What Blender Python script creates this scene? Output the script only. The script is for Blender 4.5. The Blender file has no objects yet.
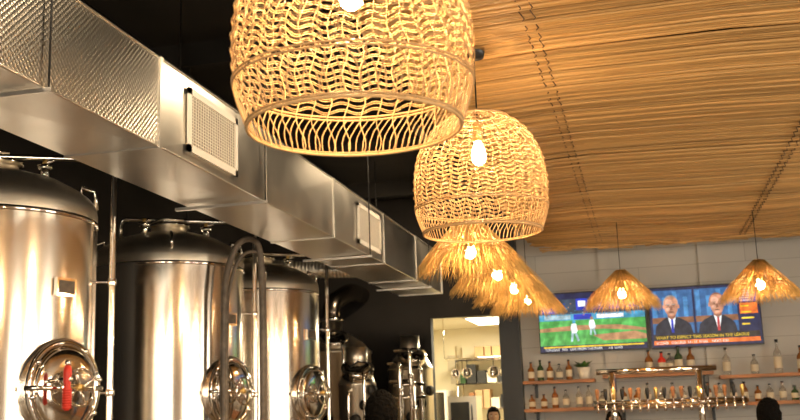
import bpy, math, random
from math import sin, cos, pi, radians
from mathutils import Vector, Matrix, noise
random.seed(7)

# ---------------------------------------------------------------- materials
def mat(name, col, rough=0.5, metal=0.0, var=0.0, scale=20.0, bump=0.0, bscale=60.0,
        emit=None, es=0.0, stretch=(1,1,1), trans=0.0, ior=1.45, alpha=1.0, island=0.0, rvar=0.0, aniso=0.0):
    m = bpy.data.materials.new(name); m.use_nodes = True
    nt = m.node_tree; N = nt.nodes; L = nt.links
    b = N["Principled BSDF"]
    b.inputs["Base Color"].default_value = (*col, 1)
    b.inputs["Roughness"].default_value = rough
    b.inputs["Metallic"].default_value = metal
    b.inputs["IOR"].default_value = ior
    b.inputs["Transmission Weight"].default_value = trans
    if aniso: b.inputs["Anisotropic"].default_value = aniso
    tc = N.new("ShaderNodeTexCoord"); mp = N.new("ShaderNodeMapping")
    mp.inputs["Scale"].default_value = stretch
    L.new(tc.outputs["Object"], mp.inputs["Vector"])
    if var or rvar:
        n = N.new("ShaderNodeTexNoise"); n.inputs["Scale"].default_value = scale; n.inputs["Detail"].default_value = 4
        L.new(mp.outputs[0], n.inputs["Vector"])
    if var or island:
        rmp = N.new("ShaderNodeValToRGB")
        v = max(var, island)
        rmp.color_ramp.elements[0].color = (*[c*(1-v) for c in col], 1)
        rmp.color_ramp.elements[1].color = (*[min(1, c*(1+v)) for c in col], 1)
        if island:
            g = N.new("ShaderNodeNewGeometry")
            if var:
                mx = N.new("ShaderNodeMath"); mx.operation = 'ADD'
                m2 = N.new("ShaderNodeMath"); m2.operation = 'MULTIPLY'; m2.inputs[1].default_value = 0.5
                m3 = N.new("ShaderNodeMath"); m3.operation = 'MULTIPLY'; m3.inputs[1].default_value = 0.5
                L.new(g.outputs["Random Per Island"], m2.inputs[0]); L.new(n.outputs["Fac"], m3.inputs[0])
                L.new(m2.outputs[0], mx.inputs[0]); L.new(m3.outputs[0], mx.inputs[1])
                L.new(mx.outputs[0], rmp.inputs[0])
            else:
                L.new(g.outputs["Random Per Island"], rmp.inputs[0])
        else:
            L.new(n.outputs["Fac"], rmp.inputs[0])
            rmp.color_ramp.elements[0].position = .3; rmp.color_ramp.elements[1].position = .7
        L.new(rmp.outputs[0], b.inputs["Base Color"])
    if rvar:
        mr = N.new("ShaderNodeMapRange"); mr.inputs["To Min"].default_value = max(.02, rough-rvar); mr.inputs["To Max"].default_value = rough+rvar
        mr.inputs["From Min"].default_value = .3; mr.inputs["From Max"].default_value = .7
        L.new(n.outputs["Fac"], mr.inputs[0]); L.new(mr.outputs[0], b.inputs["Roughness"])
    if bump:
        nb = N.new("ShaderNodeTexNoise"); nb.inputs["Scale"].default_value = bscale
        L.new(mp.outputs[0], nb.inputs["Vector"])
        bp = N.new("ShaderNodeBump"); bp.inputs["Strength"].default_value = bump; bp.inputs["Distance"].default_value = .01
        L.new(nb.outputs["Fac"], bp.inputs["Height"]); L.new(bp.outputs[0], b.inputs["Normal"])
    if emit:
        b.inputs["Emission Color"].default_value = (*emit, 1); b.inputs["Emission Strength"].default_value = es
    return m

M = {}
M['steel'] = mat("brushed_steel", (.84,.77,.67), .18, 1, rvar=.03, scale=3, stretch=(1,1,.3))
M['dome'] = mat("brushed_steel_dome", (.88,.79,.65), .38, 1)
M['steel2'] = mat("polished_steel", (.86,.80,.71), .10, 1)
M['galv'] = mat("galvanised_sheet", (.80,.76,.69), .33, 1, var=.04, scale=4, rvar=.03, bump=.12, bscale=2.5)
M['dgrey'] = mat("dark_metal", (.035,.033,.03), .5, .6)
M['flue'] = mat("dark_flue_metal", (.20,.17,.14), .25, 1)
M['black'] = mat("black_plastic", (.012,.012,.012), .4)
M['ceilblk'] = mat("black_ceiling_paint", (.012,.010,.008), .85, var=.3, scale=3)
M['wallblk'] = mat("dark_wall_paint", (.018,.015,.013), .8, var=.3, scale=2)
M['cream'] = mat("tan_plaster", (.30,.21,.13), .8, var=.1, scale=2)
M['rattan'] = mat("rattan_cane", (.62,.39,.17), .5, var=.25, scale=30, island=.4)
M['straw'] = mat("straw_fibre", (.74,.43,.13), .6, var=.2, scale=30, island=.45)
M['bamboo'] = mat("bamboo_reeds", (.56,.335,.125), .48, var=.4, scale=3, island=.55, stretch=(1,14,14), bump=.3, bscale=20)
M['backing'] = mat("canopy_backing", (.04,.02,.009), .8)
M['twine'] = mat("dark_twine", (.12,.07,.035), .8)
M['bulb'] = mat("warm_bulb", (1,.7,.4), .4, emit=(1,.69,.36), es=500)
M['brass'] = mat("brass_socket", (.7,.45,.15), .3, 1)
M['white'] = mat("white_enamel", (.80,.74,.64), .45)
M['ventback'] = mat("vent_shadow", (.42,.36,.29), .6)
M['shelf'] = mat("shelf_wood", (.30,.13,.05), .5, var=.4, scale=4, stretch=(1,12,12))
M['red'] = mat("red_valve", (.65,.035,.015), .4)
M['hose'] = mat("grey_hose", (.14,.11,.08), .5, var=.3, scale=20)
M['label'] = mat("label_paper", (.6,.52,.38), .7)
M['skin'] = mat("skin", (.42,.24,.15), .5)
M['hair'] = mat("dark_hair", (.006,.005,.004), .95, bump=1, bscale=60)
M['hair'].node_tree.nodes["Principled BSDF"].inputs["Specular IOR Level"].default_value=.1
M['shirt'] = mat("shirt_dark", (.03,.035,.05), .8)
M['shirt2'] = mat("shirt_blue", (.05,.12,.22), .8)
M['pants'] = mat("pants_denim", (.03,.04,.07), .8)
M['cap'] = mat("cap_blue", (.08,.16,.25), .7)
M['floorm'] = mat("concrete_floor", (.22,.17,.12), .4, var=.25, scale=2, bump=.05)
M['kitwall'] = mat("kitchen_white", (.82,.74,.54), .6)
M['card'] = mat("cardboard", (.42,.25,.12), .8)
M['leaf'] = mat("plant_leaf", (.05,.14,.03), .5)
M['glassA'] = mat("amber_glass", (.22,.08,.02), .08)
M['glassB'] = mat("green_glass", (.04,.07,.03), .08)
M['glassC'] = mat("clear_glass", (.75,.72,.66), .05, trans=.85)
M['kitlight'] = mat("troffer_light", (1,1,1), .5, emit=(1,.93,.72), es=9)
M['windowpane'] = mat("window_daylight", (1,1,1), .5, emit=(1,.90,.74), es=4.5)  # glowing pane added as fill and for bright reflections in the steel

def tile_wall():
    m = mat("white_shiplap", (.55,.53,.48), .5)
    nt = m.node_tree; N = nt.nodes; L = nt.links; b = N["Principled BSDF"]
    tc = N.new("ShaderNodeTexCoord"); mp = N.new("ShaderNodeMapping"); mp.inputs["Rotation"].default_value = (radians(90),0,0)
    L.new(tc.outputs["Object"], mp.inputs[0])
    br = N.new("ShaderNodeTexBrick"); br.inputs["Scale"].default_value = 1; br.inputs["Brick Width"].default_value = 2.2; br.inputs["Row Height"].default_value = .2
    br.inputs["Mortar Size"].default_value = .003; br.inputs["Color1"].default_value=(.50,.48,.44,1); br.inputs["Color2"].default_value=(.46,.44,.40,1); br.inputs["Mortar"].default_value=(.32,.30,.27,1)
    L.new(mp.outputs[0], br.inputs["Vector"]); L.new(br.outputs["Color"], b.inputs["Base Color"])
    return m
M['shiplap'] = tile_wall()

def quilt():
    m = mat("quilted_foil", (.80,.75,.67), .30, 1)
    nt = m.node_tree; N = nt.nodes; L = nt.links; b = N["Principled BSDF"]
    tc = N.new("ShaderNodeTexCoord"); mp = N.new("ShaderNodeMapping"); mp.inputs["Scale"].default_value=(50,50,50); mp.inputs["Rotation"].default_value=(radians(45),0,0)
    L.new(tc.outputs["Object"], mp.inputs[0])
    ch = N.new("ShaderNodeTexVoronoi"); ch.inputs["Randomness"].default_value = .05; ch.inputs["Scale"].default_value = 1
    L.new(mp.outputs[0], ch.inputs["Vector"])
    bp = N.new("ShaderNodeBump"); bp.inputs["Strength"].default_value = .55; bp.inputs["Distance"].default_value=.007
    L.new(ch.outputs["Distance"], bp.inputs["Height"]); L.new(bp.outputs[0], b.inputs["Normal"])
    return m
M['quilt'] = quilt()

# ---------------------------------------------------------------- mesh builder
class MB:
    def __init__(s): s.v=[]; s.f=[]; s.m=[]; s.s=[]; s.mats=[]
    def mi(s, k):
        if k not in s.mats: s.mats.append(k)
        return s.mats.index(k)
    def add(s, vs, fs, k, smooth=True, mx=None):
        o=len(s.v); i=s.mi(k)
        s.v += [tuple(mx @ Vector(v)) if mx else tuple(v) for v in vs]
        for f in fs: s.f.append(tuple(o+j for j in f)); s.m.append(i); s.s.append(smooth)
    def box(s, a, b, k, mx=None):
        x0,y0,z0=a; x1,y1,z1=b
        vs=[(x0,y0,z0),(x1,y0,z0),(x1,y1,z0),(x0,y1,z0),(x0,y0,z1),(x1,y0,z1),(x1,y1,z1),(x0,y1,z1)]
        s.add(vs,[(0,3,2,1),(4,5,6,7),(0,1,5,4),(1,2,6,5),(2,3,7,6),(3,0,4,7)],k,False,mx)
    def tube(s, pts, r, k, n=8, closed=False, mx=None, caps=True):
        pts=[Vector(p) for p in pts]; c=len(pts)
        rr = r if isinstance(r,(list,tuple)) else [r]*c
        vs=[]; prev=None
        for i,p in enumerate(pts):
            if closed: t=pts[(i+1)%c]-pts[i-1]
            else: t=pts[min(i+1,c-1)]-pts[max(i-1,0)]
            if t.length<1e-9: t=Vector((0,0,1))
            t.normalize()
            if prev is None:
                u=Vector((0,0,1)) if abs(t.z)<.9 else Vector((1,0,0))
                u=(u-t*u.dot(t)).normalized()
            else:
                u=(prev-t*prev.dot(t))
                u = u.normalized() if u.length>1e-6 else t.orthogonal().normalized()
            prev=u; w=t.cross(u)
            for j in range(n):
                a=2*pi*j/n; vs.append(p+(u*cos(a)+w*sin(a))*rr[i])
        fs=[]
        for i in range(c if closed else c-1):
            for j in range(n):
                a=i*n+j; b=i*n+(j+1)%n; i2=((i+1)%c)*n
                fs.append((a,b,i2+(j+1)%n,i2+j))
        if not closed and caps:
            fs.append(tuple(range(n-1,-1,-1))); fs.append(tuple((c-1)*n+j for j in range(n)))
        s.add(vs,fs,k,True,mx)
    def lathe(s, prof, k, n=48, mx=None, smooth=True):
        vs=[];fs=[];c=len(prof)
        for r,z in prof:
            for j in range(n):
                a=2*pi*j/n; vs.append((r*cos(a),r*sin(a),z))
        for i in range(c-1):
            for j in range(n):
                fs.append((i*n+j,i*n+(j+1)%n,(i+1)*n+(j+1)%n,(i+1)*n+j))
        s.add(vs,fs,k,smooth,mx)
    def ball(s, c, r, k, n=16, sc=(1,1,1)):
        prof=[(max(1e-4,r*sin(pi*i/(n//2))), -r*cos(pi*i/(n//2))) for i in range(n//2+1)]
        s.lathe(prof,k,n,Matrix.Translation(c)@Matrix.Diagonal((*sc,1)))
    def obj(s, name, loc=(0,0,0), rot=(0,0,0), parent=None):
        me=bpy.data.meshes.new(name); me.from_pydata(s.v,[],s.f); me.update()
        for k in s.mats: me.materials.append(M[k] if isinstance(k,str) else k)
        me.polygons.foreach_set("material_index", s.m); me.polygons.foreach_set("use_smooth", s.s)
        o=bpy.data.objects.new(name,me); bpy.context.collection.objects.link(o)
        o.location=loc; o.rotation_euler=rot
        if parent: o.parent=parent
        return o
def inst(o, name, loc, rot=(0,0,0)):
    n=bpy.data.objects.new(name,o.data); bpy.context.collection.objects.link(n); n.location=loc; n.rotation_euler=rot; return n
def bend(pts, r=.06, n=5):
    pts=[Vector(p) for p in pts]; out=[pts[0]]
    for i in range(1,len(pts)-1):
        a,b,c=pts[i-1],pts[i],pts[i+1]
        d1=(a-b); d2=(c-b); rr=min(r,d1.length*.45,d2.length*.45)
        p0=b+d1.normalized()*rr; p2=b+d2.normalized()*rr
        for j in range(n+1):
            t=j/n; out.append(p0*(1-t)**2+b*2*t*(1-t)+p2*t*t)
    out.append(pts[-1]); return out

# ---------------------------------------------------------------- room shell
def shell(name,a,b,k):
    m=MB(); m.box(a,b,k); return m.obj(name)
shell("floor",(-5.2,-4.2,-.1),(5.2,16.2,0),'floorm')
shell("ceiling",(-5.2,-4.2,4.3),(5.2,16.2,4.4),'ceilblk')
shell("wall_left",(-5.2,-4.2,0),(-5.0,16.2,4.3),'wallblk')
m=MB(); m.box((-1.30,11.0,0),(5.0,11.2,4.3),'shiplap')
for x in (-.42,.62,1.72,2.8): m.box((x,10.965,1.2),(x+.13,11.0,4.3),'shiplap')
m.obj("wall_back")
shell("trim_1",(-1.52,10.85,0),(-1.30,11.2,4.3),'black')
m=MB(); m.box((-5,12.5,0),(-2.62,12.65,4.3),'wallblk'); m.box((-2.62,12.5,2.72),(-1.35,12.65,4.3),'wallblk')
m.box((-1.45,11.2,0),(-1.34,12.5,4.3),'wallblk')
m.obj("wall_brewery")
m=MB(); m.box((-3.6,15.6,0),(-.6,15.7,2.9),'kitwall'); m.box((-3.7,12.65,0),(-3.6,15.7,2.9),'kitwall'); m.box((-.6,12.65,0),(-.5,15.7,2.9),'kitwall'); m.box((-1.35,12.5,0),(-.6,12.65,2.9),'kitwall')
m.obj("wall_kitchen")
shell("ceiling_kitchen",(-3.6,12.65,2.8),(-.6,15.6,2.9),'kitwall')
m=MB(); m.box((-2.35,13.3,2.76),(-1.75,14.5,2.8),'white'); m.box((-2.31,13.34,2.752),(-1.79,14.46,2.761),'kitlight'); m.obj("ceiling_light_panel")
def winwall(name, axis, pos, th, lo, hi, wins, z0=.9, z1=3.1):
    m=MB()
    def bx(a,b,za,zb,k='cream'):
        if axis=='x': m.box((pos,a,za),(pos+th,b,zb),k)
        else: m.box((a,pos,za),(b,pos+th,zb),k)
    bx(lo,hi,0,z0); bx(lo,hi,z1,4.3); c=lo
    for (a,b) in wins: bx(c,a,z0,z1); c=b
    bx(c,hi,z0,z1); return m.obj(name)
rw=[(0,1.6),(2.6,4.2),(5.2,6.8)]  # unseen windows, added to light the room and tanks
fw=[(-3.4,-1.8),(-.8,.8),(1.8,3.4)]
winwall("wall_right",'x',5.0,.2,-4.2,11.2,rw)
winwall("wall_front",'y',-4.2,.2,-5.0,5.0,fw)
wi=1
def area(name,loc,rot,sx,sy,p,col):
    l=bpy.data.lights.new(name,'AREA'); l.shape='RECTANGLE'; l.size=sx; l.size_y=sy; l.energy=p; l.color=col
    o=bpy.data.objects.new(name,l); bpy.context.collection.objects.link(o); o.location=loc; o.rotation_euler=rot; return o
for (a,b) in rw:
    m=MB(); m.box((5.12,a,.9),(5.14,b,3.1),'windowpane')
    for y in (a+.03,(a+b)/2,b-.03): m.box((5.04,y-.03,.9),(5.1,y+.03,3.1),'black')
    for z in (.93,2.0,3.07): m.box((5.04,a,z-.03),(5.1,b,z+.03),'black')
    m.obj("window_%d"%wi); wi+=1
    area("window_daylight",(4.98,(a+b)/2,2.0),(0,radians(90),0),2.1,b-a,55,(1,.90,.74))  # added fill light just inside the unseen right-hand pane
for (a,b) in fw:
    m=MB(); m.box((a,-4.14,.9),(b,-4.12,3.1),'windowpane')
    for x in (a+.03,(a+b)/2,b-.03): m.box((x-.03,-4.1,.9),(x+.03,-4.04,3.1),'black')
    for z in (.93,2.0,3.07): m.box((a,-4.1,z-.03),(b,-4.04,z+.03),'black')
    m.obj("window_%d"%wi); wi+=1
    area("window_daylight",((a+b)/2,-3.98,2.0),(radians(90),0,0),b-a,2.1,85,(1,.90,.74))  # added fill light from behind the camera

# ---------------------------------------------------------------- bamboo canopy
def canopy():
    m=MB(); y=-3.0; Z=3.2
    rnd=random.Random(3)
    while y<10.35:
        r=rnd.uniform(.0065,.012)
        y+=r*1.0
        pts=[]; n=9; x0=-1.05+rnd.uniform(-.03,.05)
        dz=rnd.uniform(-.008,.006); dy=rnd.uniform(-.012,.012)
        ph=rnd.uniform(0,6)
        for i in range(n):
            t=i/(n-1); X=x0+t*(5.0-x0)
            sag=.02*sin(X*2.2+y*.3)+.003*sin(X*5+ph)
            pts.append((X,y+dy*(t-.5)*2+.004*sin(X*3+ph),Z+sag+dz))
        m.tube(pts,r,'bamboo',n=6)
        y+=r*rnd.choice([1.0,1.1,1.2,1.4,2.0])
    m.box((-1.0,-3,Z+.05),(5.0,10.3,Z+.07),'backing')
    for i in range(140):
        x=rnd.uniform(-1.05,4.9); l=rnd.uniform(.3,1.1)
        m.tube([(x,10.33+rnd.uniform(0,.06),Z+rnd.uniform(-.07,.02)),(x+l,10.33+rnd.uniform(0,.06),Z+rnd.uniform(-.07,.02))],rnd.uniform(.005,.010),'bamboo',n=5)
    for X in (-.37,1.02,2.4,3.8):
        for dx in (-.022,.026):
            pts=[]; yy=-2.9; k=0
            while yy<10.3:
                sg=.02*sin(X*2.2+yy*.3)
                pts.append((X+dx+(.008 if k%2 else -.008),yy,Z+sg-.014-(.002 if k%2 else -.010))); yy+=.06; k+=1
            m.tube(pts,.003,'twine',n=4)
        for yy in (0.5,3.5,6.5,9.5): m.tube([(X,yy,Z+.05),(X,yy,4.3)],.006,'dgrey',n=6)
    for yy in (0.5,3.5,6.5,9.5): m.box((-1.0,yy-.03,Z+.07),(5.0,yy+.03,Z+.12),'backing')
    return m.obj("bamboo_ceiling_canopy")
canopy()

# ---------------------------------------------------------------- duct
def duct():
    x0,x1,z0,z1=-2.7,-2.2,2.88,3.33
    m=MB()
    segs=[-3.9,-2.5,-1.1,.3,1.6,2.95,4.28,5.7,7.1,8.6,9.9,11.2]
    for i in range(len(segs)-1):
        a,b=segs[i],segs[i+1]
        k='quilt' if b<4.5 else 'galv'
        ym=(a+b)/2
        vs=[(x1,a,z0),(x1,b,z0),(x1,b,z1),(x1,a,z1),(x1+.006,ym,(z0+z1)/2),
            (x0,a,z0),(x0,b,z0),((x0+x1)/2,ym,z0-.008),(x0,b,z1),(x0,a,z1),((x0+x1)/2,ym,z1+.01)]
        m.add(vs,[(0,1,4),(1,2,4),(2,3,4),(3,0,4)],k,False)
        m.add(vs,[(5,6,7),(6,1,7),(1,0,7),(0,5,7)],'galv',False)
        m.add(vs,[(5,9,8,6)],'galv',False)
        m.add(vs,[(3,2,10),(2,8,10),(8,9,10),(9,3,10)],'galv',False)
        w=.014; g=.008
        for yy in (b,):
            m.box((x0-g,yy-w,z0-g),(x1+g,yy+w,z0),'galv'); m.box((x0-g,yy-w,z1),(x1+g,yy+w,z1+g),'galv')
            m.box((x1,yy-w,z0),(x1+g,yy+w,z1),'galv'); m.box((x0-g,yy-w,z0),(x0,yy+w,z1),'galv')
    m.box((x0,11.18,z0),(x1,11.2,z1),'galv')
    for zz in (z0,z1): m.tube([(x1,-3.9,zz),(x1,11.2,zz)],.007,'galv',n=6)
    for yy in (.9,3.3,5.6,8.0,10.4):
        for xx in (x0-.04,x1+.03): m.tube([(xx,yy,z0-.03),(xx,yy,4.3)],.005,'dgrey',n=6)
        m.box((x0-.06,yy-.015,z0-.03),(x1+.05,yy+.015,z0-.012),'galv')
    return m.obj("air_duct")
duct()
def register(y0,y1,name="air_vent_grille"):
    m=MB(); x=-2.191; z0,z1=2.93,3.27
    f=.035
    m.box((x,y0,z0),(x+.012,y1,z0+f),'white'); m.box((x,y0,z1-f),(x+.012,y1,z1),'white')
    m.box((x,y0,z0),(x+.012,y0+f,z1),'white'); m.box((x,y1-f,z0),(x+.012,y1,z1),'white')
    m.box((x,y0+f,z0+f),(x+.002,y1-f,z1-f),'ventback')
    z=z0+f+.008
    while z<z1-f:
        m.add([(x+.003,y0+f,z+.004),(x+.003,y1-f,z+.004),(x+.010,y1-f,z-.006),(x+.010,y0+f,z-.006)],[(0,1,2,3)],'white',False); z+=.0165
    yy=y0+f+.03
    while yy<y1-f: m.box((x+.003,yy,z0+f),(x+.008,yy+.002,z1-f),'white'); yy+=.03
    m.obj(name)
register(4.56,5.20); register(7.70,8.42)
m=MB()
for x,z,r in ((-1.75,3.95,.035),(-1.55,4.05,.02),(-3.1,4.0,.05),(-3.4,4.1,.02)):
    m.tube([(x,-3.9,z),(x,12.4,z)],r,'dgrey',n=10)
for y in (1.5,4.0,6.5,9.0,11.5):
    m.box((-4.98,y-.05,4.12),(-1.1,y+.05,4.3),'ceilblk')
    for x,z in ((-1.75,3.95),(-1.55,4.05),(-3.1,4.0),(-3.4,4.1)): m.tube([(x,y,z),(x,y,4.2)],.006,'dgrey',n=6)
m.obj("ceiling_conduit_pipes")
m=MB(); P=bend([(-4.6,9.6,3.35),(-4.0,9.8,3.12),(-3.3,10.0,3.06),(-2.71,10.05,3.05)],.3,6)
pp=[];rr=[]
for i in range(len(P)-1):
    k=max(2,int((P[i+1]-P[i]).length/.012))
    for j in range(k): pp.append(P[i].lerp(P[i+1],j/k)); rr.append(.085+.008*sin(len(pp)*2.1))
m.tube(pp,rr,'galv',n=20); m.tube([(-4.6,9.6,3.34),(-4.6,9.6,4.3)],.012,'dgrey'); m.obj("flexible_duct")

# ---------------------------------------------------------------- pendant lamps
def prof_r(P,z):
    for i in range(len(P)-1):
        (z0,r0),(z1,r1)=P[i],P[i+1]
        if z1<=z<=z0:
            t=(z-z0)/(z1-z0); return r0+(r1-r0)*t
    return P[-1][1]
def smoothprof(P,n=60):
    pts=[P[0]]+P+[P[-1]]; out=[]
    for i in range(1,len(pts)-2):
        for j in range(10):
            t=j/10; q=[]
            for k in (0,1):
                a,b,c,d=pts[i-1][k],pts[i][k],pts[i+1][k],pts[i+2][k]
                q.append(.5*(2*b+(c-a)*t+(2*a-5*b+4*c-d)*t*t+(3*b-a-3*c+d)*t**3))
            out.append(tuple(q))
    out.append(P[-1]); return out
BP=smoothprof([(.29,.055),(.275,.12),(.235,.185),(.17,.240),(.08,.280),(-.02,.295),(-.11,.293),(-.17,.285),(-.255,.255)])
def basket(name, loc, ctop):
    m=MB(); rnd=random.Random(11)
    R=lambda z: prof_r(BP,z)
    nr=20
    z=.262; row=0
    while z>-.135:
        for d in (0,.0055):
            pts=[]; n=nr*10
            for i in range(n):
                a=2*pi*i/n
                w=.0065*sin(nr*a)*min(1,(.28-z)*6) + .002*noise.noise(Vector((cos(a)*3,sin(a)*3,z*20)))
                zz=min(.288,z-d+w); r=R(zz)+.003*sin(nr*a*.5+row*pi)
                pts.append((r*cos(a),r*sin(a),zz))
            m.tube(pts,.00135,'rattan',n=5,closed=True)
        z-=.0190; row+=1
    for i in range(nr*2):
        a0=2*pi*i/(nr*2)+.04; pts=[]
        for j in range(26):
            zz=.285-j*(.285+.25)/25; a=a0+.030*sin(j*1.0)
            r=R(zz)-.003; pts.append((r*cos(a),r*sin(a),zz))
        m.tube(pts,.0015,'rattan',n=5)
    ns=92
    for i in range(ns):
        a0=2*pi*i/ns; pts=[]
        for j in range(7):
            t=j/6; zz=-.142-t*.108; a=a0+.13*t+.05*sin(pi*t)+rnd.uniform(-.004,.004); r=R(zz)+.003
            pts.append((r*cos(a),r*sin(a),zz))
        m.tube(pts,.0016,'rattan',n=5)
    for zz,rad in ((-.136,.003),(-.145,.003),(-.251,.0042),(-.244,.003),(.285,.006),(.27,.005)):
        r=R(zz)+.003; m.tube([(r*cos(2*pi*i/72),r*sin(2*pi*i/72),zz) for i in range(72)],rad,'rattan',n=6,closed=True)
    for i in range(14):
        a=2*pi*i/14; m.tube([(0.012*cos(a),.012*sin(a),.305),(.06*cos(a),.06*sin(a),.288)],.003,'rattan',n=5)
    m.tube([(0,0,.15),(0,0,.30),(0,0,ctop)],.0035,'black',n=6)
    T=Matrix.Translation((0,0,.03))
    m.lathe([(.001,.22),(.02,.22),(.022,.21),(.022,.14),(.016,.13),(.001,.13)],'brass',16,T)
    m.lathe([(.014,.135),(.017,.122),(.029,.09),(.033,.065),(.027,.040),(.012,.026),(.0005,.024)],'bulb',20,T)
    m.lathe([(.001,ctop-.03),(.045,ctop-.025),(.05,ctop)],'black',20)
    return m.obj(name,loc)
basket("rattan_basket_pendant_lamp",(-.64,2.25,2.52),.66)
basket("rattan_basket_pendant_lamp",(-.65,4.29,2.595),.58)

def strawlamp():
    m=MB(); rnd=random.Random(5)
    def S(a,z0,r0,z1,r1,rad,dr):
        pts=[]
        for j in range(5):
            t=j/4; r=r0+(r1-r0)*t; z=z0+(z1-z0)*t+.022*sin(pi*t); aa=a+dr*t
            pts.append((r*cos(aa),r*sin(aa),z))
        m.tube(pts,[rad,rad,rad*.9,rad*.7,rad*.4],'straw',n=4)
    for i in range(520):
        a=rnd.uniform(0,2*pi); r1=rnd.uniform(.27,.36); z1=-.035-(r1-.2)*.7+rnd.uniform(-.04,.02)
        S(a,.195+rnd.uniform(-.03,.01),.02+rnd.uniform(0,.03),z1,r1,rnd.uniform(.0016,.003),rnd.uniform(-.25,.25))
    for i in range(320):
        a=rnd.uniform(0,2*pi)
        S(a,.02+rnd.uniform(-.03,.03),.2,-.11+rnd.uniform(-.06,.01),rnd.uniform(.27,.35),.002,rnd.uniform(-.3,.3))
    for z,r in ((.13,.09),(.08,.135),(.03,.185),(-.02,.235)):
        m.tube([(r*cos(2*pi*i/40),r*sin(2*pi*i/40),z+.012) for i in range(40)],.004,'straw',n=5,closed=True)
    m.lathe([(.03,.205),(.034,.195),(.02,.18)],'straw',16)
    m.tube([(0,0,.06),(0,0,.64)],.0035,'black',n=6)
    m.lathe([(.001,.09),(.02,.09),(.02,.04),(.001,.035)],'brass',14)
    m.lathe([(.014,.036),(.03,.01),(.036,-.015),(.028,-.042),(.0005,-.055)],'bulb',18)
    return m
sl=strawlamp().obj("straw_fringe_pendant_lamp",(-1.0,6.05,2.545))
for i,(x,y) in enumerate([(-1.0,7.2),(-1.0,8.15),(-1.0,9.1),(-.16,9.1),(1.0,9.0)]):
    inst(sl,"straw_fringe_pendant_lamp",(x,y,2.545),(0,0,i*1.1+.4))

# ---------------------------------------------------------------- fermenter tanks
def tank():
    m=MB(); r=.6
    m.lathe([(.05,.42),(.08,.45),(.3,.66),(.56,.86),(.592,.90),(r,.94),(r,1.2),(r,2.72)],'steel',96)
    m.lathe([(r,2.72),(.605,2.725),(.605,2.745),(r,2.75)],'steel2',96)
    m.lathe([(r,2.75),(r,2.80),(.590,2.845),(.56,2.885),(.50,2.93),(.40,2.985),(.26,3.03),(.14,3.05),(.14,3.09)],'dome',96)
    m.lathe([(.14,3.09),(.17,3.095),(.17,3.115),(.001,3.12)],'steel2',48)
    m.lathe([(.602,1.30),(.604,1.305),(.602,1.31)],'steel2',72)
    for i in range(4):
        a=pi/4+i*pi/2; x,y=.5*cos(a),.5*sin(a)
        m.tube([(x,y,0.02),(x,y,.95)],.035,'steel',n=14); m.lathe([(.001,.0),(.07,.0),(.07,.015),(.04,.03)],'steel2',16,Matrix.Translation((x,y,0)))
    m.tube(bend([(0,0,.45),(0,0,.25),(.55,0,.25)],.08),.03,'steel2',n=12)
    for i in range(3):
        a=i*2.1+.3; x,y=.3*cos(a),.3*sin(a)
        m.tube([(x,y,2.99),(x,y,3.10)],.025,'steel2',n=12); m.lathe([(.04,3.07),(.045,3.08),(.04,3.09)],'steel2',16,Matrix.Translation((x,y,0)))
        m.tube([(x-.05,y,3.1),(x+.06,y,3.12)],.010,'steel2',n=8); m.tube([(x,y,3.1),(x,y,3.13)],.018,'brass',n=8)
    m.tube([(-.1,-.17,3.11),(.05,-.19,3.14),(.19,-.12,3.13)],.010,'steel2',n=8)
    for i in range(4):
        a=i*pi/2+.5-pi/2
        m.tube([(.5*cos(a),.5*sin(a),2.92),(.5*cos(a),.5*sin(a),2.98),(.58*cos(a),.58*sin(a),2.95),(.59*cos(a),.59*sin(a),2.84)],.012,'steel2',n=8)
    A=radians(28); ca,sa=cos(A),sin(A); B=radians(-170)
    m.tube(bend([(.4*cos(B),.4*sin(B),2.97),(.4*cos(B),.4*sin(B),3.19),(.69*ca,.69*sa,3.15),(.69*ca,.69*sa,.6),(.6*ca,.6*sa,.6)],.06,6),.019,'steel2',n=12)
    for z in (1.1,1.75,2.4):
        m.tube([(.59*ca,.59*sa,z),(.69*ca,.69*sa,z)],.008,'steel2',n=6); m.lathe([(.024,z-.02),(.028,z),(.024,z+.02)],'steel2',12,Matrix.Translation((.69*ca,.69*sa,0)))
    A=radians(-14); mx=Matrix.Rotation(A,4,'Z')
    m.box((.6,-.07,2.27),(.625,.07,2.37),'steel2',mx); m.box((.62,-.055,2.285),(.628,.055,2.355),'hose',mx)
    A=radians(-13); mx=Matrix.Rotation(A,4,'Z')@Matrix.Translation((.545,0,1.77))@Matrix.Rotation(radians(90),4,'Y')
    m.lathe([(.25,-.05),(.25,.05),(.265,.055),(.27,.07),(.265,.08),(.23,.085),(.225,.065)],'steel2',48,mx)
    m.lathe([(.222,.065),(.222,.09),(.205,.10),(.14,.115),(.05,.12),(.001,.12)],'steel2',48,mx)
    m.tube([(0,-.28,.07),(0,-.2,.14),(0,0,.155),(0,.2,.14),(0,.28,.07)],.014,'steel2',n=8,mx=mx)
    m.lathe([(.018,.11),(.018,.20),(.001,.20)],'brass',12,mx)
    for i in range(4):
        a=i*pi/2+.4; m.tube([(0,0,.185),(.10*cos(a),.10*sin(a),.192)],.008,'steel2',n=8,mx=mx)
    m.tube([(.10*cos(2*pi*i/24),.10*sin(2*pi*i/24),.192) for i in range(24)],.008,'steel2',n=6,closed=True,mx=mx)
    for i in range(8):
        a=i*pi/4+.2; m.lathe([(.012,.06),(.012,.105),(.001,.106)],'steel2',8,mx@Matrix.Translation((.245*cos(a),.245*sin(a),0)))
    A=radians(-55); mx=Matrix.Rotation(A,4,'Z')
    m.tube([(.59,0,1.45),(.68,0,1.45),(.68,0,1.39)],.014,'steel2',n=8,mx=mx)
    return m
t1=tank().obj("fermentation_tank",(-3.67,5.05,0))
inst(t1,"fermentation_tank",(-3.67,7.32,0)); inst(t1,"fermentation_tank",(-3.67,9.25,0))
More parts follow.
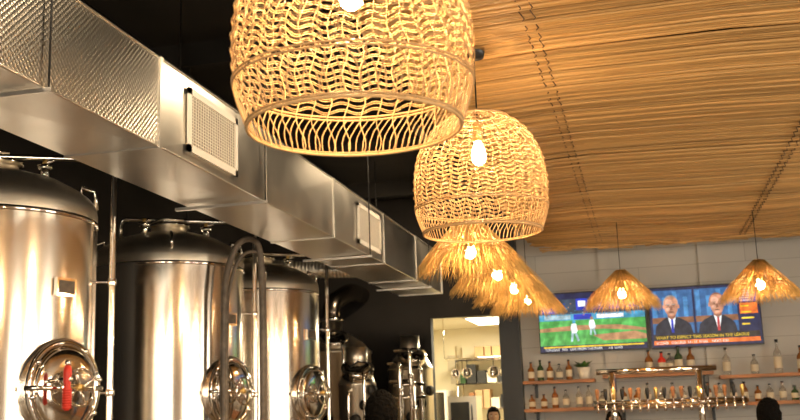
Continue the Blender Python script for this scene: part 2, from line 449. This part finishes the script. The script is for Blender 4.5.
def redvalve(loc):
    m=MB()
    m.tube([(-.12,.06,.03),(-.05,0,.03),(.03,0,.03)],.014,'steel2',n=12)
    m.lathe([(.012,-.13),(.020,-.12),(.022,-.02),(.016,.0),(.022,.02),(.022,.08),(.016,.10),(.001,.10)],'red',14)
    for i in range(8): m.lathe([(.023,-.12+i*.013),(.027,-.115+i*.013),(.023,-.11+i*.013)],'red',12)
    m.ball((0,0,.115),.018,'steel2',12)
    return m.obj("red_valve",loc)
redvalve((-2.945,4.74,1.78))
m=MB()
hp=[(-3.03,6.95,.0),(-3.03,6.95,1.0),(-3.03,6.95,2.3),(-3.01,6.97,2.65),(-2.95,7.02,2.86),(-2.88,7.12,2.92),(-2.84,7.2,2.84),(-2.83,7.22,2.5),(-2.83,7.22,1.5),(-2.83,7.22,.0)]
def cr(P,n=10):
    P=[Vector(p) for p in P]; Q=[P[0]]+P+[P[-1]]; o=[]
    for i in range(1,len(Q)-2):
        for j in range(n):
            t=j/n; a,b,c,d=Q[i-1:i+3]; o.append(.5*(2*b+(c-a)*t+(2*a-5*b+4*c-d)*t*t+(3*b-a-3*c+d)*t**3))
    o.append(P[-1]); return o
m.tube(cr(hp),.024,'hose',n=12)
m.tube(cr([(p[0]+.0,p[1]+.055,p[2]-.09 if p[2]>.5 else p[2]) for p in hp]),.014,'hose',n=10)
m.obj("brewery_hose")

# ---------------------------------------------------------------- brewhouse vessels beyond
def kettle(name,loc,r,h,chim=True):
    m=MB()
    m.lathe([(.05,.3),(r*.9,.5),(r,.55),(r,h),(r*1.03,h+.01),(r*1.03,h+.03),(r*.97,h+.05),(r*.8,h+.14),(r*.5,h+.23),(.12,h+.28),(.12,h+.42),(.001,h+.42)],'dome',48)
    for i in range(4):
        a=pi/4+i*pi/2; m.tube([(.8*r*cos(a),.8*r*sin(a),0),(.8*r*cos(a),.8*r*sin(a),.55)],.03,'steel',n=10)
    if chim:
        m.tube(bend([(0,0,h+.4),(0,0,h+.62),(.12,.4,h+.80),(.12,.9,h+.80)],.15,6),.11,'flue',n=18)
        m.lathe([(.14,h+.40),(.15,h+.42),(.14,h+.44)],'steel2',20)
    A=radians(-70); mx=Matrix.Rotation(A,4,'Z')@Matrix.Translation((r*.62,0,h+.16))@Matrix.Rotation(radians(35),4,'Y')
    m.lathe([(.17,-.04),(.17,.03),(.18,.04),(.12,.06),(.001,.07)],'steel2',24,mx)
    m.tube([(-.05,.1,.07),(0,0,.12),(.05,-.1,.07)],.01,'dgrey',mx=mx)
    for k,(a,zt) in enumerate(((-95,h-.05),(-60,h+.1))):
        a=radians(a); R2=r+.07+.03*k; m.tube(bend([(R2*cos(a),R2*sin(a),0.1),(R2*cos(a),R2*sin(a),zt),(r*.6*cos(a),r*.6*sin(a),zt+.1 if k else zt)],.05),.02,'steel2',n=10)
    for k in range(3):
        a=radians(-80+25*k); z=1.5+.15*k; m.lathe([(.001,0),(.06,0),(.06,.03),(.001,.035)],'dgrey',16,Matrix.Rotation(a,4,'Z')@Matrix.Translation((r+.02,0,z))@Matrix.Rotation(radians(90),4,'Y'))
    m.obj(name,loc)
kettle("brew_kettle",(-3.62,11.5,0),.46,2.25)
kettle("mash_tun",(-2.80,12.05,0),.27,2.05,False)
kettle("hot_liquor_tank",(-3.05,10.55,0),.20,1.85,False)
m=MB()
for i,(x,y,z) in enumerate([(-2.66,10.9,2.1),(-2.56,11.0,2.25),(-2.46,11.1,2.05),(-2.52,11.0,1.9)]):
    m.tube(bend([(x,y,.0),(x,y,z),(x-.15-.05*i,y+.1,z)],.06),.022,'steel2',n=10)
    m.ball((x,y,z-.3),.035,'steel2',12); m.tube([(x,y,z-.3),(x+.02,y-.12,z-.28)],.008,'black' if i%2 else 'steel2')
    m.lathe([(.03,z-.5),(.036,z-.49),(.03,z-.48)],'steel2',12,Matrix.Translation((x,y,0)))
for z in (1.72,1.86): m.tube([(-2.75,10.95,z),(-2.42,11.08,z)],.02,'steel2',n=10)
m.obj("process_pipe_manifold")

# ---------------------------------------------------------------- kitchen contents
m=MB()
for x in (-2.78,-1.9):
    for y in (15.05,15.5): m.tube([(x,y,0),(x,y,2.5)],.015,'steel2',n=8)
for z in (.4,1.0,1.55,1.92,2.27): m.box((-2.80,15.03,z),(-1.88,15.52,z+.02),'steel2')
m.obj("storage_rack")
m=MB(); rnd=random.Random(9)
for z,x0,ks_ in ((1.571,-2.74,['card','dgrey','shelf','label']),(1.941,-2.74,['dgrey','label','black','card','glassB']),(2.291,-2.50,['card','card'])):
    x=x0
    while x<-2.05:
        w=rnd.uniform(.08,.17); h=rnd.uniform(.12,.28) if z<2.2 else .19; m.box((x,15.08,z),(x+w-.02,15.4,z+h),rnd.choice(ks_)); x+=w
m.obj("stored_boxes")
m=MB(); m.box((-3.5,15.0,0),(-2.95,15.55,1.85),'white'); m.box((-3.47,14.98,.1),(-2.98,15.0,1.82),'steel2'); m.tube([(-3.02,14.95,.8),(-3.02,14.95,1.3)],.012,'steel2'); m.obj("kitchen_refrigerator")
m=MB(); m.box((-2.75,13.9,.0),(-2.25,14.5,1.3),'dome'); m.box((-2.72,13.92,1.3),(-2.32,14.4,1.74),'dome'); m.box((-2.68,13.9,1.37),(-2.42,13.92,1.66),'dgrey'); m.tube([(-2.38,13.88,1.4),(-2.38,13.88,1.62)],.01,'black'); m.obj("kitchen_oven")
m=MB()
for (x,z,w,h) in ((-3.02,2.15,.18,.24),(-2.98,1.95,.14,.16)): m.box((x,15.58,z),(x+w,15.6,z+h),'label')
m.obj("wall_notice")
m=MB()
m.tube([(-2.6,13.2,2.22),(-1.6,13.2,2.22)],.012,'steel2')
for x in (-2.6,-1.6): m.tube([(x,13.2,2.22),(x,13.2,2.8)],.008,'steel2')
for i,x in enumerate((-2.45,-2.3,-1.95,-1.78)):
    m.tube([(x,13.2,2.22),(x,13.2,2.08)],.006,'dgrey'); m.lathe([(.001,0),(.05+.01*i,0),(.06+.01*i,.03)],'steel',20,Matrix.Translation((x,13.2,2.03))@Matrix.Rotation(radians(90),4,'X'))
m.obj("hanging_pan_rail")

# ---------------------------------------------------------------- TVs
def em(name,c,s=1.5):
    k='e_'+name
    if k not in M:
        m=mat("screen_"+name,(0.01,.01,.01),.4,emit=c,es=s,var=.01,scale=14)
        nt=m.node_tree; b=nt.nodes["Principled BSDF"]; n=[x for x in nt.nodes if x.type=='TEX_NOISE'][0]
        r=nt.nodes.new("ShaderNodeValToRGB"); r.color_ramp.elements[0].position=.3; r.color_ramp.elements[1].position=.7
        r.color_ramp.elements[0].color=(*[x*.55 for x in c],1); r.color_ramp.elements[1].color=(*[min(1,x*1.25+.01) for x in c],1)
        nt.links.new(n.outputs["Fac"],r.inputs[0]); nt.links.new(r.outputs[0],b.inputs["Emission Color"])
        M[k]=m
    return k
def tv(name,x0,x1,z0,z1,draw):
    e=bpy.data.objects.new(name,None); bpy.context.collection.objects.link(e); cx,cz=(x0+x1)/2,(z0+z1)/2
    e.location=(cx,10.87,cz); w,h=x1-x0,z1-z0
    m=MB(); m.box((-w/2,0,-h/2),(w/2,.045,h/2),'black'); m.box((-.2,.045,-.15),(.2,.092,.15),'dgrey')
    m.obj("bezel_and_bracket",parent=e)
    s=MB(); W,H=w-.02,h-.026; layer=[0]
    def Y(): layer[0]+=1; return -.001-.00015*layer[0]
    def q(u0,v0,u1,v1,k):
        y=Y(); X=lambda u:-W/2+u*W; Z=lambda v:H/2-v*H
        s.add([(X(u0),y,Z(v1)),(X(u1),y,Z(v1)),(X(u1),y,Z(v0)),(X(u0),y,Z(v0))],[(0,1,2,3)],k,False)
    def el(u,v,ru,rv,k,n=20):
        y=Y()
        s.add([(-W/2+(u+ru*cos(2*pi*i/n))*W,y,H/2-(v+rv*sin(2*pi*i/n))*H) for i in range(n)],[tuple(range(n))],k,False)
    def poly(P,k):
        y=Y()
        s.add([(-W/2+u*W,y,H/2-v*H) for u,v in P],[tuple(range(len(P)))],k,False)
    def txt(body,u,v,size,k):
        y=Y()
        c=bpy.data.curves.new("t",'FONT'); c.body=body; c.size=size; c.materials.append(M[k])
        o=bpy.data.objects.new("screen_text",c); bpy.context.collection.objects.link(o); o.parent=e
        o.location=(-W/2+u*W,y-.0004,H/2-v*H); o.rotation_euler=(radians(90),0,0)
    draw(q,el,poly,txt); s.obj("screen",parent=e)
def base(q,el,poly,txt):
    g=em("grass",(.05,.30,.05)); g2=em("grass2",(.08,.38,.08)); bl=em("blue",(.01,.03,.40)); wh=em("white",(.85,.88,.9)); nv=em("navy",(.004,.008,.05)); dirt=em("dirt",(.40,.2,.09)); cr_=em("crowd",(.03,.05,.08)); sk=em("cyan",(.05,.28,.45)); pl=em("pale",(.35,.5,.55)); yl=em("yellow",(.9,.55,.02))
    q(0,0,1,1,nv); q(0,.10,1,.42,cr_)
    rnd=random.Random(2)
    for i in range(90):
        u=rnd.uniform(0,.98); v=rnd.uniform(.12,.36); q(u,v,u+.010,v+.016,rnd.choice([bl,pl,dirt,sk]))
    q(0,.36,1,.47,sk); q(.05,.38,.3,.45,pl); q(.55,.385,.8,.45,wh); q(.33,.37,.5,.46,bl)
    q(0,.47,1,.90,g)
    for i in range(5): poly([(i*.2,.47),(i*.2+.1,.47),(i*.2+.02,.90),(i*.2-.09 if i else 0,.90)],g2)
    poly([(.0,.60),(.35,.56),(.75,.58),(1,.66),(1,.70),(.6,.64),(0,.66)],dirt); poly([(.5,.74),(.9,.70),(1,.76),(1,.84),(.6,.84)],dirt)
    el(.33,.50,.016,.03,sk); poly([(.305,.53),(.35,.53),(.36,.66),(.345,.70),(.305,.70),(.295,.62)],wh)
    poly([(.30,.69),(.325,.69),(.31,.84),(.29,.84)],pl); poly([(.33,.69),(.35,.69),(.375,.83),(.355,.84)],pl)
    el(.5,.45,.013,.028,dirt); poly([(.48,.48),(.52,.48),(.535,.6),(.52,.64),(.48,.64),(.47,.56)],wh); poly([(.48,.63),(.5,.63),(.49,.74),(.475,.74)],pl); poly([(.505,.63),(.52,.63),(.535,.74),(.52,.74)],pl)
    q(0,0,1,.08,nv); q(.0,.90,1,1,nv)
    q(.03,.24,.17,.34,bl); txt("NYM 6",.04,.32,.035,wh)
    for u in (.36,.50,.66,.80): q(u,.10,u+.11,.30,bl); q(u+.02,.14,u+.09,.24,wh if u<.6 else pl)
    q(.03,.915,.97,.94,yl); txt("TONIGHT  7:05   LIVE FROM THE PARK      1-0  LEAD",.04,.99,.035,wh)
def talk(q,el,poly,txt):
    bg=em("studio",(.02,.10,.26)); bg2=em("studio2",(.05,.20,.42)); suit=em("suit",(.010,.012,.025)); wh=em("white",(.9,.9,.9)); skn=em("face",(.50,.22,.13)); sk2=em("face_light",(.68,.36,.24)); hr=em("greyhair",(.30,.27,.25)); nv=em("navy",(.006,.012,.06)); yl=em("yellow",(.9,.55,.02)); og=em("orange",(.8,.16,.02)); bl=em("blue",(.02,.05,.35)); rd=em("redtie",(.4,.03,.03)); dk=em("darkhair",(.02,.015,.01)); sh=em("face_shadow",(.26,.10,.055)); br=em("brownset",(.22,.09,.04))
    q(0,0,1,1,nv)
    for k,(a,b) in enumerate(((.02,.40),(.42,.80))):
        q(a,.04,b,.78,bg); c=(a+b)/2+(.01 if k else -.01); w=b-a
        for i in range(4): q(a+.01+i*w*.25,.06+.1*(i%2),a+.05+i*w*.25,.5,bg2)
        q(a,.5,b,.6,br)
        poly([(a+.015,.78),(a+.03,.64),(a+.07,.57),(c-.05,.50),(c+.05,.50),(b-.07,.57),(b-.03,.64),(b-.015,.78)],suit)
        poly([(c-.038,.48),(c+.038,.48),(c+.012,.70),(c-.012,.70)],wh)
        poly([(c-.010,.53),(c+.010,.53),(c+.012,.76),(c-.012,.76)],rd if k else bl)
        poly([(c-.04,.40),(c+.04,.40),(c+.036,.50),(c,.54),(c-.036,.50)],sh)
        el(c,.27,.070,.150,hr if k==0 else sh,28)
        poly([(c+.066*x,.31+.17*y) for x,y in ((-.93,-.5),(-.6,-.85),(0,-.98),(.6,-.85),(.93,-.5),(.97,0),(.88,.45),(.6,.82),(.25,1),(-.25,1),(-.6,.82),(-.88,.45),(-.97,0))],skn)
        el(c-.018,.25,.034,.06,sk2); el(c-.03,.36,.018,.03,sk2)
        for sx in (-1,1): q(c+sx*.026-.016,.275,c+sx*.026+.016,.287,sh if k else hr); el(c+sx*.026,.305,.011,.010,sh); el(c+sx*.069,.32,.010,.035,skn)
        poly([(c-.004,.31),(c+.006,.31),(c+.014,.37),(c-.010,.375)],sh); q(c-.022,.405,c+.022,.416,dk); el(c,.445,.02,.012,sk2)
        if k==0:
            for sx in (-1,1): q(c+sx*.028-.02,.292,c+sx*.028+.02,.297,dk); q(c+sx*.028-.02,.325,c+sx*.028+.02,.330,dk)
    q(.82,.04,.98,.30,bl); q(.82,.32,.98,.50,og); q(.82,.52,.98,.78,nv)
    for i in range(6): q(.83,.07+i*.04,.91+.013*(i%4),.085+.04*i,wh)
    for i in range(4): q(.83,.36+i*.1,.90+.02*(i%3),.385+.1*i,yl)
    q(.02,.79,.98,.88,dk); txt("WHAT TO EXPECT THIS SEASON IN THE LEAGUE",.04,.865,.042,yl); q(.02,.89,.98,.96,og); txt("SCORES   COLLEGE  24 - 17  FINAL    NEXT: 8:30",.04,.95,.034,wh)
tv("television",-1.09,.04,2.125,2.765,base); tv("television",.07,1.19,2.12,2.76,talk)

# ---------------------------------------------------------------- bar shelves, bottles, taps
def shelf(name,x0,x1,z):
    m=MB(); m.box((x0,10.72,z-.035),(x1,10.96,z),'shelf')
    x=x0+.1
    while x<x1:
        m.box((x,10.74,z-.05),(x+.03,10.96,z-.035),'black'); m.box((x,10.93,z-.18),(x+.03,10.965,z-.035),'black'); x+=.9
    return m.obj(name)
shelf("wall_shelf",-1.28,-.53,1.84); shelf("wall_shelf",-.45,.66,1.87); shelf("wall_shelf",.72,4.5,1.82); shelf("wall_shelf",-1.28,4.5,1.55)
def bottle(name,x,y,z,h,r,k,lab='label'):
    m=MB(); m.lathe([(.001,0),(r*.95,0),(r,.01),(r,h*.55),(r*.92,h*.62),(r*.4,h*.73),(r*.34,h*.78),(r*.34,h*.93)],k,18)
    m.lathe([(r*.42,h*.92),(r*.42,h),(.001,h)],'black',12); m.lathe([(r*1.015,h*.15),(r*1.015,h*.48)],lab,18)
    return m.obj(name,(x,y,z+.001))
rnd=random.Random(4); ks=['glassA','glassB','glassC','glassA','glassC']
for x,h,k in ((.03,.24,'glassA'),(.16,.22,'red'),(.24,.2,'glassC'),(.33,.27,'glassB'),(.45,.25,'glassA')): bottle("liquor_bottle",x,10.85,1.87,h,.042,k)
for x,h,k in ((.8,.28,'glassC'),(1.07,.2,'glassC'),(1.30,.34,'glassC'),(1.52,.27,'glassA'),(1.7,.3,'glassB'),(2.0,.3,'glassA'),(2.3,.28,'glassC')): bottle("liquor_bottle",x,10.85,1.82,h,.04,k)
for x,h,k in ((-1.2,.2,'glassA'),(-1.1,.22,'glassB'),(-1.0,.2,'glassA'),(-.9,.17,'glassC'),(-.8,.21,'glassA')): bottle("liquor_bottle",x,10.85,1.84,h,.035,k)
for i in range(40):
    x=-1.2+i*.12+rnd.uniform(-.015,.015); bottle("liquor_bottle",x,10.85,1.55,rnd.uniform(.14,.23),.035,rnd.choice(ks))
m=MB(); m.lathe([(.001,0),(.05,0),(.07,.12),(.06,.12),(.001,.10)],'white',18)
for i in range(26):
    a=rnd.uniform(0,6.28); l=rnd.uniform(.06,.12); z=rnd.uniform(.12,.2)
    p=Vector((l*cos(a),l*sin(a),z)); u=Vector((-sin(a),cos(a),0))*.02
    m.add([(0,0,.1),tuple(p*.6+u+Vector((0,0,.05))),tuple(p),tuple(p*.6-u+Vector((0,0,.05)))],[(0,1,2,3)],'leaf')
m.obj("potted_plant",(-.64,10.83,1.841))
m=MB(); m.box((-1.2,9.45,0),(3.6,9.95,1.05),'shelf'); m.box((-1.28,9.35,1.05),(3.68,10.02,1.1),'steel'); m.obj("bar_counter")
m=MB()
for x in (-.32,.46):
    m.tube([(x,9.65,1.1),(x,9.65,1.86)],.032,'steel2',n=16); m.lathe([(.06,1.1),(.06,1.115),(.035,1.13)],'steel2',20,Matrix.Translation((x,9.65,0)))
m.tube([(-.46,9.65,1.87),(.62,9.65,1.87)],.028,'steel2',n=16)
m.tube([(-.50,9.65,1.57),(.86,9.65,1.57)],.038,'steel2',n=18)
i=0; x=-.46
while x<.84:
    m.tube([(x,9.62,1.57),(x,9.53,1.57),(x,9.51,1.50)],.011,'steel2',n=8)
    m.tube([(x,9.54,1.57),(x,9.535,1.62)],.007,'steel2',n=6)
    m.lathe([(.008,0),(.014,.02),(.020,.08),(.017,.10),(.001,.105)],['shelf','black','brass','black','shelf'][i%5],10,Matrix.Translation((x,9.535,1.61)))
    x+=.075; i+=1
m.obj("draft_beer_tower")

# ---------------------------------------------------------------- people
def person(name,loc,rz,H,shirt,hairk,cap=False,vol=1.0):
    e=bpy.data.objects.new(name,None); bpy.context.collection.objects.link(e); e.location=loc; e.rotation_euler=(0,0,rz)
    s=H/1.75
    V=[];E=[];R=[]
    def v(x,y,z,r,p=None):
        V.append((x*s,y*s,z*s)); R.append(r*s)
        if p is not None: E.append((p,len(V)-1))
        return len(V)-1
    root=v(0,0,.95,.135); w=v(0,0,1.1,.125,root); c=v(0,.0,1.3,.145,w); sh=v(0,0,1.42,.09,c); nk=v(0,-.01,1.5,.055,sh); v(0,-.02,1.58,.05,nk)
    for sd in (-1,1):
        a=v(sd*.17,0,1.40,.062,sh); b=v(sd*.23,.01,1.12,.045,a); f=v(sd*.25,-.06,.88,.032,b); p=v(sd*.25,-.08,.81,.035,f)
        for j,(dx,l) in enumerate(((-.03,.075),(-.01,.085),(.01,.08),(.03,.065))):
            k=v(sd*.25+dx*.3,-.08+dx,.77,.010,p); k=v(sd*.25+dx*.3,-.085+dx,.77-l*.5,.009,k); v(sd*.245+dx*.3,-.095+dx,.77-l,.008,k)
        k=v(sd*.235,-.12,.82,.011,p); v(sd*.232,-.14,.78,.009,k)
        h=v(sd*.09,0,.86,.095,root); kn=v(sd*.10,-.01,.48,.062,h); an=v(sd*.10,.02,.09,.04,kn); v(sd*.11,-.13,.04,.035,an)
    me=bpy.data.meshes.new("body"); me.from_pydata(V,E,[]); o=bpy.data.objects.new("body",me); bpy.context.collection.objects.link(o)
    sk=o.modifiers.new("s",'SKIN'); sk.use_smooth_shade=True
    for i,r in enumerate(R): me.skin_vertices[0].data[i].radius=(r,r); me.skin_vertices[0].data[i].use_root=(i==0)
    sb=o.modifiers.new("ss",'SUBSURF'); sb.levels=2; sb.render_levels=2
    dg=bpy.context.evaluated_depsgraph_get(); nm=bpy.data.meshes.new_from_object(o.evaluated_get(dg)); bpy.data.objects.remove(o)
    nm.name="body"
    for k in (shirt,'pants','skin','black'): nm.materials.append(M[k])
    for p in nm.polygons:
        c=p.center/s; x,z=abs(c.x),c.z
        if z>1.5: i=2
        elif z<.1: i=3
        elif x>.19 and z<1.2: i=2
        elif z<.97: i=1
        else: i=0
        p.material_index=i; p.use_smooth=True
    b=bpy.data.objects.new("body",nm); bpy.context.collection.objects.link(b); b.parent=e
    m=MB(); n=28; hc=1.635
    vs=[];fs=[]
    for i in range(n+1):
        ph=pi*i/n
        for j in range(n):
            a=2*pi*j/n; x=sin(ph)*cos(a); y=sin(ph)*sin(a); z=cos(ph)
            X=x*.077; Y=y*.098; Z=z*.118
            if z<0: X*=1-.28*z*z; Y*=(1-.15*z*z)
            if y<-.6 and z<-.3: Y-=.008
            f=max(0,-y)
            nose=math.exp(-(X/.013)**2-((Z+.012)/.022)**2)*f; Y-=.024*nose
            for sx in (-1,1): Y+=.010*f*math.exp(-((X-sx*.031)/.014)**2-((Z-.012)/.012)**2)
            Y-=.005*f*math.exp(-(X/.025)**2-((Z+.055)/.010)**2)
            vs.append((X*s,Y*s,(Z+hc)*s))
    for i in range(n):
        for j in range(n): fs.append((i*n+j,(i+1)*n+j,(i+1)*n+(j+1)%n,i*n+(j+1)%n))
    m.add(vs,fs,'skin')
    for sx in (-1,1):
        m.ball((sx*.078*s,.005*s,(hc-.01)*s),.03*s,'skin',12,(.35,.6,1)); m.ball((sx*.031*s,-.082*s,(hc+.012)*s),.011*s,'white',10); m.ball((sx*.031*s,-.090*s,(hc+.012)*s),.005*s,'black',8)
        m.tube([(sx*.018*s,-.094*s,(hc+.032)*s),(sx*.045*s,-.083*s,(hc+.034)*s)],.003*s,'hair')
    m.tube([(-.022*s,-.093*s,(hc-.052)*s),(0,-.100*s,(hc-.054)*s),(.022*s,-.093*s,(hc-.052)*s)],.0035*s,'red')
    m.obj("head",parent=e)
    m=MB(); vs=[];fs=[]; n=64
    for i in range(n+1):
        ph=pi*i/n
        for j in range(n):
            a=2*pi*j/n; x=sin(ph)*cos(a); y=sin(ph)*sin(a); z=cos(ph)
            q=1+.10*noise.noise(Vector((x,y,z))*7)+.06*noise.noise(Vector((x,y,z))*19)
            lim=.55 if y<-.35 else -.75
            k=1.16*vol if z>lim else .90
            if cap: k=1.08 if z>lim else .9; q=1
            vs.append((x*.082*k*q*s,(y*.102*k*q+.010)*s,(z*.122*k*q+hc+.004)*s))
    for i in range(n):
        for j in range(n): fs.append((i*n+j,(i+1)*n+j,(i+1)*n+(j+1)%n,i*n+(j+1)%n))
    m.add(vs,fs,hairk)
    m.obj("hair" if not cap else "cap",parent=e)
person("person_standing",(-1.85,7.0,0),radians(190),1.67,'shirt','hair',vol=1.26)
person("person_at_bar",(.86,8.0,0),radians(150),1.56,'shirt2','hair')
person("bartender",(-.35,10.35,0),radians(20),1.49,'shirt','hair')
person("kitchen_worker",(-1.95,13.0,0),radians(10),1.56,'shirt','hair')

# spotlights added on the dark ceiling to brighten duct and tanks
def can(x,y,z=4.0,p=60,rot=(0,0,0)):
    m=MB(); m.lathe([(.001,.2),(.06,.2),(.075,.18),(.075,0),(.068,0),(.068,.10)],'black',20); m.lathe([(.001,.03),(.066,.03)],'bulbs',16)
    m.tube([(0,0,.2),(0,0,4.3-z)],.01,'black'); m.obj("ceiling_spotlight",(x,y,z))
    l=bpy.data.lights.new("spot",'SPOT'); l.energy=p; l.spot_size=radians(130); l.spot_blend=.6; l.color=(1,.76,.48); l.shadow_soft_size=.10
    o=bpy.data.objects.new("spot_beam",l); bpy.context.collection.objects.link(o); o.location=(x,y,z-.02); o.rotation_euler=rot
M['bulbs']=mat("spot_lens",(1,.8,.5),.4,emit=(1,.7,.4),es=12)
for y,p in ((1.2,85),(3.6,80),(6.0,90),(8.4,100)): can(-1.3,y,3.95,p,(0,radians(42),0))
can(-1.9,10.3,3.95,200,(radians(25),radians(40),0))  # extra spot added to lift the dark brewhouse corner
area("kitchen_troffer_light",(-2.05,13.9,2.74),(0,0,0),.5,1.1,105,(1,.90,.66))
w=bpy.data.worlds.new("world"); bpy.context.scene.world=w; w.use_nodes=True
w.node_tree.nodes["Background"].inputs[0].default_value=(1,.8,.55,1); w.node_tree.nodes["Background"].inputs[1].default_value=.05
bpy.context.scene.view_settings.view_transform='Standard'

# ---------------------------------------------------------------- camera
cd=bpy.data.cameras.new("camera"); cam=bpy.data.objects.new("camera",cd); bpy.context.collection.objects.link(cam)
cd.sensor_width=36; cd.lens=45; cd.clip_end=100
Yc=Vector((249,-190,-1000)).normalized(); Zc=Vector((-.035,1,-.1987)).normalized(); Xc=Yc.cross(Zc).normalized()
Rm=Matrix((Xc,Yc,Zc)).to_4x4()
Rm.translation=(0,0,1.6)
cam.matrix_world=Rm
cd.dof.use_dof=True; cd.dof.focus_distance=4.5; cd.dof.aperture_fstop=5.0
bpy.context.scene.camera=cam
